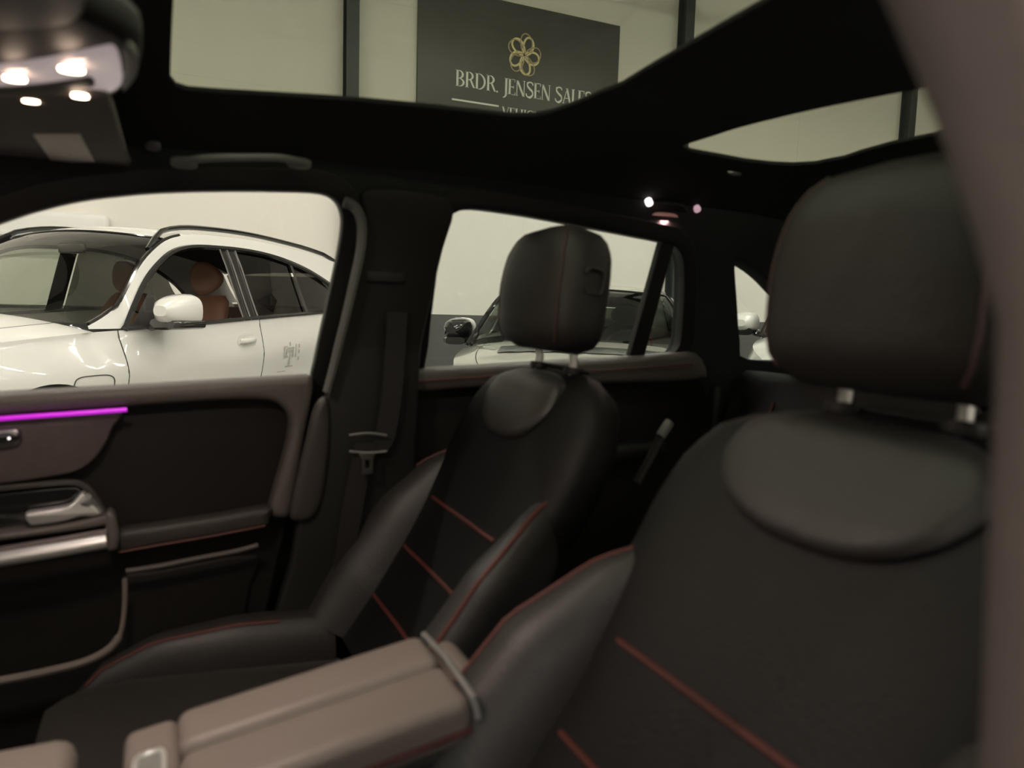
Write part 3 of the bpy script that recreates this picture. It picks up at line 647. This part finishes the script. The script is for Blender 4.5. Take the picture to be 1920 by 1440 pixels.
dec=dslab('trim_panel',[(-420,825),(-200,808),(0,792),(120,783),(224,776),(212,800),(196,835),(172,866),(140,885),(80,897),(0,908),(-200,930),(-420,950)],1.402,.03,M['decor'],bev=.004)
tube('panel_edge',[hp(a,b,1.392) for a,b in [(-420,821),(-200,805),(0,789),(120,780.5),(228,773)]],.002,M['gchrome'],fd,seg=6,sm=3)
cc=dslab('control_bezel',[(-90,812),(0,805),(28,804),(38,812),(40,826),(30,836),(0,842),(-90,850)],1.392,.014,M['gchrome'],bev=.004,par=fd)
dslab('control_pad',[(-90,819),(0,813),(27,812),(36,820),(27,830),(0,834),(-90,841)],1.386,.010,M['gloss'],bev=.003,par=cc)
disc('lit_symbol',hp(17,822,1.3855),(0,-1,0),.0018,.002,M['spot'],cc,seg=10)
dslab('handle_bowl',[(-420,960),(-200,944),(0,922),(120,910),(152,914),(175,934),(193,965),(206,1000),(-100,1020),(-420,1040)],1.405,.03,M['gloss'],bev=.006)
dslab('bowl_rim',[(-420,948),(-200,932),(0,912),(120,901),(156,905),(180,926),(200,960),(208,985),(200,985),(190,962),(172,936),(150,916),(120,911),(0,922),(-200,944),(-420,960)],1.396,.012,M['trim2'],bev=.002)
hd=dslab('door_handle',[(47,964),(80,957),(126,949),(142,936),(152,925),(160,927),(168,941),(190,962),(176,970),(150,970),(120,979),(70,986),(54,984)],1.372,.022,M['chrome'],bev=.006)
tube('handle_pivot',[hp(158,934,1.376),hp(186,970,1.40)],.011,M['grey'],hd,seg=8)
dslab('arm_ledge',[(-420,1050),(-200,1028),(0,1001),(120,984),(200,966),(209,970),(212,984),(120,1000),(0,1016),(-200,1042),(-420,1068)],1.372,.05,M['soft'],bev=.006)
gb=[(-420,1110),(-200,1084),(0,1049),(110,1031),(200,1015)]
bar=tube('grab_bar',[hp(a,b,1.345) for a,b in gb],.0125,M['chrome'],fd,seg=14,sm=4,flat=.95)
tube('bar_groove',[hp(a,b-17,1.352) for a,b in gb],.006,M['decor'],fd,seg=8,sm=3)
dslab('bar_bracket',[(198,970),(212,968),(222,1000),(220,1030),(208,1034),(200,1030)],1.35,.05,M['soft'],bev=.006)
dslab('arm_pad',[(216,1000),(300,985),(420,966),(505,952),(508,972),(495,992),(400,1010),(300,1026),(222,1040)],1.385,.04,M['trim2'],bev=.012)
tube('arm_stitch',[hp(a,b,1.383) for a,b in [(222,1036),(300,1022),(400,1005),(497,986)]],.002,M['red'],fd,seg=6,sm=3)
tube('pocket_ridge',[hp(a,b,1.388) for a,b in [(236,1071),(300,1061),(380,1045),(440,1034),(484,1022)]],.0045,M['soft'],fd,seg=8,sm=3)
dslab('speaker_panel',[(232,1080),(300,1070),(480,1040),(470,1100),(455,1180),(430,1260),(232,1320),(222,1200),(232,1130)],1.425,.03,M['insert'])
tube('pocket_lip',[hp(a,b,1.37) for a,b in [(-420,1345),(-200,1312),(0,1276),(90,1258),(150,1243),(190,1226),(214,1207),(228,1180),(234,1130),(234,1085)]],lambda t:.0065 if t<.75 else .004,M['arm'],fd,seg=8,sm=4)
# unseen driver's door, added closed: it keeps the hall light off the lower cabin
dd=thing('unseen_driver_door',(.0,.05,.45),'unseen closed driver door with lowered window, added to shade the lower cabin','car door')
slab('door_base',[(-1.0,.42),(.42,.42),(.46,.8),(.42,1.05),(-1.0,1.02)],[],lambda a,b,c:(a,.06+c,b),.06,M['insert'],dd,bev=.01)
rbox('upper_rail',(-.28,.07,1.03),(1.36,.07,.06),M['soft'],dd,bev=.02)
rbox('door_armrest',(-.25,.11,.80),(.6,.05,.06),M['soft'],dd,bev=.02)
# rear passenger door
rd=thing('rear_passenger_door',(.78,1.46,.45),'closed rear passenger door behind the front passenger seat, with dark padded window ledge','car door')
slab('window_frame',cl(offs(re_win,.035)),[[(a,max(b,1.05)) for a,b in re_win]],side_map(.0),.026,M['trim'],rd,bev=.003)
grid('window_glass',lambda u,v:(.44+.70*u,side_y(0,1.08+.40*v)+.006,1.08+.40*v),2,2,M['pglass'],rd)
dv=[PS(*p) for p in [(1237,450),(1262,452),(1190,720),(1162,720)]]
slab('window_divider',dv,[],side_map(.0),.02,M['trim'],rd,bev=.003)
dslab('window_ledge',[(770,697),(900,687),(1000,680),(1100,674),(1200,668),(1265,663),(1310,662),(1330,700),(1300,716),(1100,722),(900,728),(770,735)],1.395,.055,M['soft'],bev=.014,par=rd)
tube('ledge_stitch',[hp(a,b,1.389) for a,b in [(775,716),(900,707),(1000,701),(1100,696),(1200,690),(1300,684)]],.002,M['red'],rd,seg=6,sm=3)
dslab('door_base',[(775,735),(790,726),(1000,712),(1280,698),(1310,702),(1335,800),(1300,1000),(1200,1200),(1000,1300),(780,1300),(765,1200),(765,1000),(768,800),(770,750)],1.435,.05,M['insert'],par=rd)
dslab('door_armrest',[(800,860),(1100,838),(1240,828),(1250,850),(1100,885),(800,910)],1.40,.045,M['trim'],bev=.02,par=rd)

# ------------------------------------------------------------------ front seats
AX=Vector((.585,0,.811)); AN=Vector((-.811,0,.585)); LY=Vector((0,1,0))
def make_seat(name,Yc,dx,dz,label,hl=0,bx=.215,ax=.585,LEN=.616):
    AX=Vector((ax,0,math.sqrt(1-ax*ax))); AN=Vector((-AX.z,0,AX.x))
    t=thing(name,(.15+dx,Yc,.45),label,'car seat')
    B=Vector((bx+dx,Yc,.685+dz))
    def C(s):                                    # front centre line of the backrest
        q=B+AX*LEN*s; q=q+AN*(-.018*math.sin(PI*s))+Vector((.0,0,.0)); return q
    def backp(s,u,n_): return C(s)+LY*u+AN*n_
    def core(k,kmax=26):
        s=k/kmax; w_=lin([(0,.20),(.4,.205),(.62,.232),(.74,.238),(.84,.232),(.92,.208),(.97,.172),(1.0,.12)],s)
        th=lin([(0,.055),(.8,.055),(.93,.045),(1.0,.018)],s)
        n0=-.055; r=sring(backp(s,0,n0-.012*(s>.9)*(s-.9)*10),LY,AN,w_,th,3.2,44)
        out=[]
        for v in r:                             # hollow for the back
            u=(v-C(s)).dot(LY); nn2=(v-C(s)).dot(AN)
            if nn2>-.03: v=v+AN*(-.014*max(0,math.cos(PI*u/.36)))*(1-.6*s)
            out.append(v)
        return out
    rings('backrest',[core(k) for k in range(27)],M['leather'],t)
    for sd in (-1,1):
        rs=[]
        for k in range(25):
            s=.705*k/24; f=k/24
            uc=lin([(0,.192),(.3,.205),(.6,.207),(.8,.198),(1,.178)],f); wu=lin([(0,.040),(.25,.055),(.6,.050),(.85,.032),(1,.010)],f)
            hn=lin([(0,.075),(.3,.082),(.6,.074),(.85,.050),(1,.020)],f)
            nb=lin([(0,-.012),(.3,-.008),(.6,-.012),(.85,-.032),(1,-.052)],f)
            tl=Vector(LY*sd*math.cos(.35)+AN*math.sin(.35)*.9).normalized(); tn=(AN*math.cos(.30)-LY*sd*math.sin(.30)*.6+LY*sd*.55).normalized()
            rs.append(sring(backp(s,sd*uc,nb-.01),LY*sd,(AN*.92+LY*sd*.30).normalized(),wu,hn,2.4,26))
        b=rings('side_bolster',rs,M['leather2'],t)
        pts=[r[6] for r in rs]; pts=[]
        for k,r in enumerate(rs):
            c_=sum(r,Vector())/len(r); e=max(r,key=lambda v:(v-c_).dot(AN*.80+LY*sd*.6)); pts.append(e)
        tube('red_piping',pts[1:-1],.0032,M['red'],b,seg=6)
    WT=[(0,.20),(.4,.205),(.62,.232),(.74,.238),(.84,.232),(.92,.208),(.97,.172),(1.0,.12)]; TT=[(0,.055),(.8,.055),(.93,.045),(1.0,.018)]
    def cn(s_,u):                                # front surface of the backrest
        return -.055+lin(TT,s_)*max(0,1-min(1,abs(u/lin(WT,s_)))**3.2)**(1/3.2)-.014*max(0,math.cos(PI*u/.36))*(1-.6*s_)
    # shoulder pad
    pw=.122 if hl==0 else .140
    rs=[]
    for q,kk in ((-.006,1),(.005,1),(.010,.95),(.012,.86),(.013,.7),(.013,.5),(.013,.3),(.013,.12)):
        ring=[]
        for k in range(36):
            a=2*PI*k/36; cu_=math.copysign(abs(math.cos(a))**.75,math.cos(a)); sv=math.copysign(abs(math.sin(a))**.8,math.sin(a))
            u=pw*cu_*kk*(1-.22*(1-sv)/2*0+(-.20 if sv<0 else 0)*abs(sv)); v=.868+.115*sv*kk
            v=min(v,.985); ring.append(backp(v,u,cn(v,u)+q))
        rs.append(ring)
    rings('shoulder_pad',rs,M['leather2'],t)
    # quilting seams across the back
    for s in (.16,.33,.50):
        tube('red_seam',[backp(s,u,-.0535+.055*(1-abs(u/.205)**3.2)**(1/3.2)-.014*max(0,math.cos(PI*u/.36))*(1-.6*s)) for u in [-.14+.28*i/12 for i in range(13)]],.0034,M['red'],t,seg=6)
    # head restraint on two posts
    top=C(1.0)+AN*(-.05)
    ha=Vector((.13,0,.99)).normalized(); hn_=Vector((-.9915,0,.13))
    hc=top+hn_*.022+ha*(.032+hl)
    for sd in (-.062,.062): 
        tube('headrest_post',[top+LY*sd-ha*.05,top+LY*sd+ha*.02,top+LY*sd+ha*(.10+hl)+hn_*.028],.0070,M['chrome'],t,seg=12)
        disc('post_guide',top+LY*sd+ha*.004,ha,.020,.012,M['trim'],t,ry=.014,u=(0,1,0))
    rbox('guide_slot',top+ha*.006-hn_*.012,(.018,.17,.008),M['trim'],t,bev=.004,rot=Matrix.Rotation(math.radians(17),3,'Y'))
    rs=[]; n_=17
    for k in range(n_):
        f=k/(n_-1); h=-.105+.21*f
        wd=lin([(0,.085),(.05,.114),(.12,.126),(.25,.132),(.45,.132),(.65,.128),(.8,.118),(.9,.102),(.96,.080),(1,.045)],f)
        th=lin([(0,.030),(.05,.047),(.15,.057),(.5,.062),(.75,.060),(.9,.051),(.97,.037),(1,.018)],f)
        rs.append(sring(hc+ha*(.105+h+.0)+hn_*(.006*math.sin(PI*f)),LY,hn_,wd,th,2.9,44))
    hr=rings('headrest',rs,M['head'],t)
    for sd in (-1,1):
        pts=[]
        for r in rs[1:-1]:
            c_=sum(r,Vector())/len(r); pts.append(max(r,key=lambda v:(v-c_).dot(hn_*2.0+LY*sd)))
        tube('red_piping',pts,.0030,M['red2'],hr,seg=6)
    # embossed badge on the side facing the middle
    c_=hc+ha*.115-LY*.1315+hn_*.004
    pts=[]
    for k in range(18):
        a=math.radians(20+320*k/17); pts.append(c_+hn_*.017*math.copysign(abs(math.cos(a))**.5,math.cos(a))+ha*.020*math.copysign(abs(math.sin(a))**.5,math.sin(a)))
    tube('embossed_badge',pts,.0028,M['leather2'],hr,seg=6)
    # cushion
    def cush(k,n2=20):
        f=k/n2; x=-.155+.445*f+dx; w_=lin([(0,.10),(.04,.15),(.12,.185),(.25,.205),(1,.205)],f); th=lin([(0,.02),(.05,.05),(.15,.07),(1,.07)],f)
        z=.655+dz-.03*f+.0*math.sin(f*PI); return sring(Vector((x,Yc,z-th*.9+.02)),LY,Vector((0,0,1)),w_,th,3.2,36)
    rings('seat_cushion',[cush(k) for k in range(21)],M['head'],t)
    for sd in (-1,1):
        rs=[]
        for k in range(19):
            f=k/18; x=-.135+.42*f+dx; wd=.055*max(.2,math.sin(PI*min(1,.10+.9*f)*.5)**.6); hh=.085*lin([(0,.25),(.1,.6),(.3,.85),(.6,1),(1,.9)],f)
            rs.append(sring(Vector((x,Yc+sd*.215,lin([(0,.60),(.12,.622),(.3,.638),(1,.638)],f)+dz)),LY,Vector((0,0,1)),wd,hh,2.4,22))
        b=rings('cushion_bolster',rs,M['leather2'],t)
        tube('red_piping',[max(r,key=lambda v:v.z-sd*v.y*.9) for r in rs[1:-4]],.003,M['red'],b,seg=6)
    for x in (): tube('red_seam',[(x+dx,Yc+u,.705+dz-.03*(x+.27)/.56-.004+.004) for u in [-.15+.3*i/8 for i in range(9)]],.003,M['red'],t,seg=6)
    rbox('seat_base',(.05+dx,Yc,.52),(.46,.40,.16),M['trim'],t,bev=.03)
    for sd in (-.17,.17): rbox('seat_rail',(.05+dx,Yc+sd,.455),(.60,.04,.02),M['gchrome'],t,bev=.004)
    return t
make_seat('front_seat',1.15,.0,.0,'black leather front passenger seat with red piping, further from the viewer',.0,.285,.50,.592)
make_seat('front_seat',.472,.0,.03,'black leather driver seat with large headrest, nearest to the viewer on the right',-.009)
# rear seats
for yc,wd,lab in ((1.12,.30,'dark rear seat backrest behind the front passenger seat'),(.50,.32,'dark rear seat backrest behind the driver seat, mostly hidden')):
    t=thing('rear_seat',(1.15,yc,.45),lab,'car seat')
    rs=[sring(Vector((1.12+.17*f,yc,.64+.50*f)),LY,Vector((1,0,-.3)).normalized(),wd*(1 if 0<i<4 else .93),.06*(1 if 0<i<4 else .6),3.4,32) for i,f in enumerate((0,.06,.5,.94,1))]
    rings('backrest',rs,M['leather'],t)
    rbox('seat_cushion',(.93,yc,.60),(.50,wd*1.95,.16),M['leather'],t,bev=.05,seg=4)
    for sd in (-.08,.08): tube('headrest_post',[(1.30,yc+sd,1.12),(1.31,yc+sd,1.17)],.006,M['chrome'],t,seg=8)
    rs=[sring(Vector((1.315,yc,1.15+.11*f)),LY,Vector((1,0,0)),.12*(1 if 0<f<1 else .8),.045*(1 if 0<f<1 else .6),3,24) for f in (0,.12,.5,.88,1)]
    rings('headrest',rs,M['leather'],t)
    for s in (-.11,.11): tube('red_seam',[(1.055+.17*f,yc+s,.66+.48*f) for f in (.1,.5,.9)],.003,M['red'],t,seg=6)
# ------------------------------------------------------------------ centre console and armrest
cn=thing('centre_console',(0,.79,.45),'dark centre console between the front seats','console')
rbox('tunnel',(-.10,.81,.60),(1.15,.125,.34),M['trim'],cn,bev=.03)
rbox('front_tray',(-.42,.79,.79),(.46,.19,.05),M['gloss'],cn,bev=.015)
rbox('palm_rest',(-.155,.83,.795),(.15,.10,.05),M['arm'],cn,bev=.02)
arm=thing('armrest',(0,0,0),'grey-brown leather armrest with split lid',None); arm.parent=cn
sl=Matrix.Rotation(math.radians(-9),3,'Y')
def ar(x,y,z): return Vector((.152,.745,.832))+sl@Vector((x,y,z))
rbox('armrest_box',ar(0,.0,-.045),(.30,.150,.075),M['trim'],arm,bev=.015,rot=sl)
rbox('lid',ar(.0,-.038,.013),(.272,.088,.050),M['arm'],arm,bev=.015,seg=5,rot=sl)
rbox('lid',ar(.0,.0465,.014),(.272,.077,.050),M['arm'],arm,bev=.015,seg=5,rot=sl)
tube('red_stitch',[ar(-.13+.26*i/6,-.0825,.006) for i in range(7)],.0035,M['red'],arm,seg=6)
rbox('rear_cap',ar(.157,.006,.0),(.034,.150,.050),M['arm'],arm,bev=.018,seg=4,rot=sl)
tube('cap_trim',[ar(.139,-.083,.015),ar(.139,-.078,.034),ar(.139,.0,.041),ar(.139,.080,.035),ar(.139,.086,.01)],.004,M['grey'],arm,seg=6)
rbox('front_cap',ar(-.160,.003,.004),(.052,.165,.058),M['arm'],arm,bev=.012,seg=4,rot=sl)
fb=[ar(-.160+.013*math.copysign(abs(math.cos(a))**.5,math.cos(a)),-.006+.028*math.copysign(abs(math.sin(a))**.5,math.sin(a)),.036) for a in [2*PI*k/20 for k in range(20)]]
rbox('release_button',ar(-.160,-.006,.034),(.022,.05,.006),M['grey'],arm,bev=.003,rot=sl)
tube('button_frame',fb,.0028,M['chrome'],arm,seg=6,closed=True)
rbox('cup_tray',(-.10,.745,.775),(.16,.13,.05),M['gloss'],cn,bev=.015)

# ------------------------------------------------------------------ seat belt on the far pillar
sb=thing('seat_belt',(.36,1.35,.8),'black seat belt hanging on the far middle pillar with grey latch plate','seat belt')
def bp(px,py,Y=1.352): x,z=PY(px,py,Y); return Vector((x,Y,z))
pts=[bp(722,575,1.345),bp(716,650),bp(705,740),bp(692,820),bp(686,850)]
pts2=[bp(745,585,1.345),bp(742,650),bp(735,740),bp(722,820),bp(705,850)]
def web(nm,cl_,hw):
    rs=[]
    for p in cl_: rs.append([p+Vector((-hw,0,0)),p+Vector((hw,0,0)),p+Vector((hw,.002,0)),p+Vector((-hw,.002,0))])
    return rings(nm,rs,M['belt'],sb,smooth=False)
web('webbing',cat(pts2,4),.019)
web('webbing',cat([bp(686,830,1.35),bp(660,960,1.35),bp(640,1100,1.36),bp(630,1230,1.37)],4),.019)
rbox('belt_guide',bp(722,520,1.348),(.075,.012,.022),M['trim'],sb,bev=.005)
tube('plate_loop',[bp(655,816,1.34),bp(690,812,1.337),bp(725,816,1.34)],.0022,M['grey'],sb,seg=6,sm=3)
tube('plate_loop',[bp(655,846,1.34),bp(690,849,1.337),bp(725,846,1.34)],.0022,M['grey'],sb,seg=6,sm=3)
lp=[bp(*p,1.335) for p in [(673,850),(703,850),(700,862),(699,888),(678,890),(678,862)]]
slab('latch_plate',[(v.x,v.z) for v in lp],[[(v.x,v.z) for v in [bp(*p,1.335) for p in [(684,862),(693,862),(693,878),(684,878)]]]],lambda a,b,c:(a,1.335+c,b),.003,M['gchrome'],sb,bev=.0005)
# driver-side buckle beside console and belt buckle of front passenger
bk=thing('belt_buckle',(.62,.86,.7),'thin dark belt buckle stalk standing between the front seats','buckle')
def bq(px,py,Y): x,z=PY(px,py,Y); return Vector((x,Y,z))
tube('buckle_stalk',[bq(1195,905,1.02),bq(1215,870,1.02),bq(1240,820,1.02)],.008,M['trim'],bk,seg=8)
disc('buckle_head',bq(1247,805,1.02),(AX*1).to_tuple(),.013,.03,M['grey'],bk,ry=.008)

# ------------------------------------------------------------------ sun visor, overhead console
vz=1.28+.195
vs_=thing('sun_visor',(-.25,1.1,vz),'dark passenger sun visor with pale blank label, folded up against the roof','sun visor')
def vp(px,py,z): p=up_plane(px,py,(0,0,1),(0,0,z)); return (p.x,p.y)
V=sm2([vp(245,318,vz),vp(200,321,vz),vp(130,320,vz),vp(0,300,vz),vp(-150,285,vz),vp(-200,270,vz),vp(-190,200,vz),vp(0,180,vz),vp(180,180,vz),vp(207,196,vz),vp(225,250,vz),vp(240,300,vz)],3)
slab('visor_body',V,[],lambda a,b,c:(a,b,vz+.008+c),.016,M['visor'],vs_,bev=.006)
lb=[vp(62,251,vz),vp(150,251,vz),vp(178,303,vz),vp(97,303,vz)]
slab('visor_label',lb,[],lambda a,b,c:(a,b,vz-.0005+c),.001,M['label'],vs_,bev=.0002)
tube('visor_rod',[(V[0][0]+.01,V[0][1]-.0,vz+.012),(V[0][0]-.16,V[0][1]-.0,vz+.012)],.004,M['gchrome'],vs_,seg=8)
oc=thing('overhead_console',(-.1,.8,1.47),'overhead console at the windscreen end of the roof with lit reading lamps','console')
oz=1.28+.205
def op(px,py,z=oz): p=up_plane(px,py,(0,0,1),(0,0,z)); return (p.x,p.y)
O=sm2([op(268,110),(op(262,150)),op(235,182),op(190,200),op(100,212),op(0,215),op(-150,215),op(-160,20),op(0,20),op(120,30),op(200,60),op(255,90)],3)
slab('console_shell',O,[],lambda a,b,c:(a,b,oz+.022+c),.036,M['trim'],oc,bev=.012)
def pol(nm,pp,z,t,m,par,bev=.002,smo=True):
    Q=[op(a,b,z) for a,b in pp]; Q=sm2(Q,3) if smo else Q
    return slab(nm,Q,[],lambda a,b,c:(a,b,z+t/2+c),t,m,par,bev=bev)
le=pol('lamp_lens',[(-160,150),(-60,140),(0,136),(90,124),(190,104),(215,104),(226,128),(228,160),(205,176),(140,186),(60,196),(0,200),(-160,206)],oz-.004,.012,M['lens'],oc,bev=.003)
pol('lens_divider',[(-160,172),(0,168),(60,164),(110,158),(150,152),(170,150),(178,160),(165,166),(100,172),(60,176),(0,182),(-160,190)],oz-.007,.005,M['trim'],le,bev=.001)
pol('end_trim',[(232,98),(250,100),(260,120),(255,148),(235,172),(228,165),(234,140),(232,118)],oz-.004,.010,M['grey'],oc,bev=.003)
for a,b,r in ((28,148,.011),(134,131,.012),(58,189,.009),(150,180,.009),(-90,158,.011)):
    x,y=op(a,b,oz-.010); bu=disc('lit_bulb',(x,y,oz-.010),(0,0,-1),r*.85,.003,M['bulb'],le,seg=16,ry=r*.62,u=(1,-.2,0))
pol('console_pad',[(-160,-60),(140,-60),(160,0),(150,40),(100,55),(0,60),(-160,60)],oz-.002,.02,M['soft'],oc,bev=.006)
# dashboard out of frame to the left
db=thing('dashboard',(-1.0,.8,.8),'dark dashboard below the windscreen','dashboard')
rs=[sring(Vector((-.98,.14+1.32*f,.92)),(1,0,0),(0,0,1),.22,.13,3,24) for f in (0,.03,.5,.97,1)]
rings('dash_top',rs,M['trim'],db)
tube('steering_rim',[Vector((-.55,.44,.98))+Vector((0,1,0))*.18*math.cos(2*PI*k/28)+Vector((.35,0,.93))*.18*math.sin(2*PI*k/28) for k in range(28)],.015,M['leather'],db,seg=8,closed=True)
tube('steering_column',[(-.55,.44,.98),(-.82,.44,.90)],.03,M['trim'],db,seg=10)
for a in (0,120,240): 
    r=math.radians(a+90); tube('steering_spoke',[(-.55,.44,.98),Vector((-.55,.44,.98))+Vector((0,1,0))*.17*math.cos(r)+Vector((.35,0,.93))*.17*math.sin(r)],.012,M['trim'],db,seg=8)
# ------------------------------------------------------------------ cabin lamps' own light
def spotl(name,loc,e,col,size,rot=(0,0,0),shape='DISK'):
    l=bpy.data.lights.new(name,'AREA'); l.energy=e*CAB_E; l.color=col; l.size=size; l.shape=shape
    o=bpy.data.objects.new(name,l); COL.objects.link(o); o.location=loc; o.rotation_euler=rot; return o
x,y=op(60,165,oz-.02); l=spotl('reading_light',(0,0,0),2.5,(1,.78,.68),.10); l.parent=oc
l.location=Vector((x,y,oz-.022))-oc.location
q,nv=onr(1236,401,.0225); l=spotl('rear_reading_light',(0,0,0),.5,(1,.55,.55),.022); l.parent=dl; l.location=q-dl.location
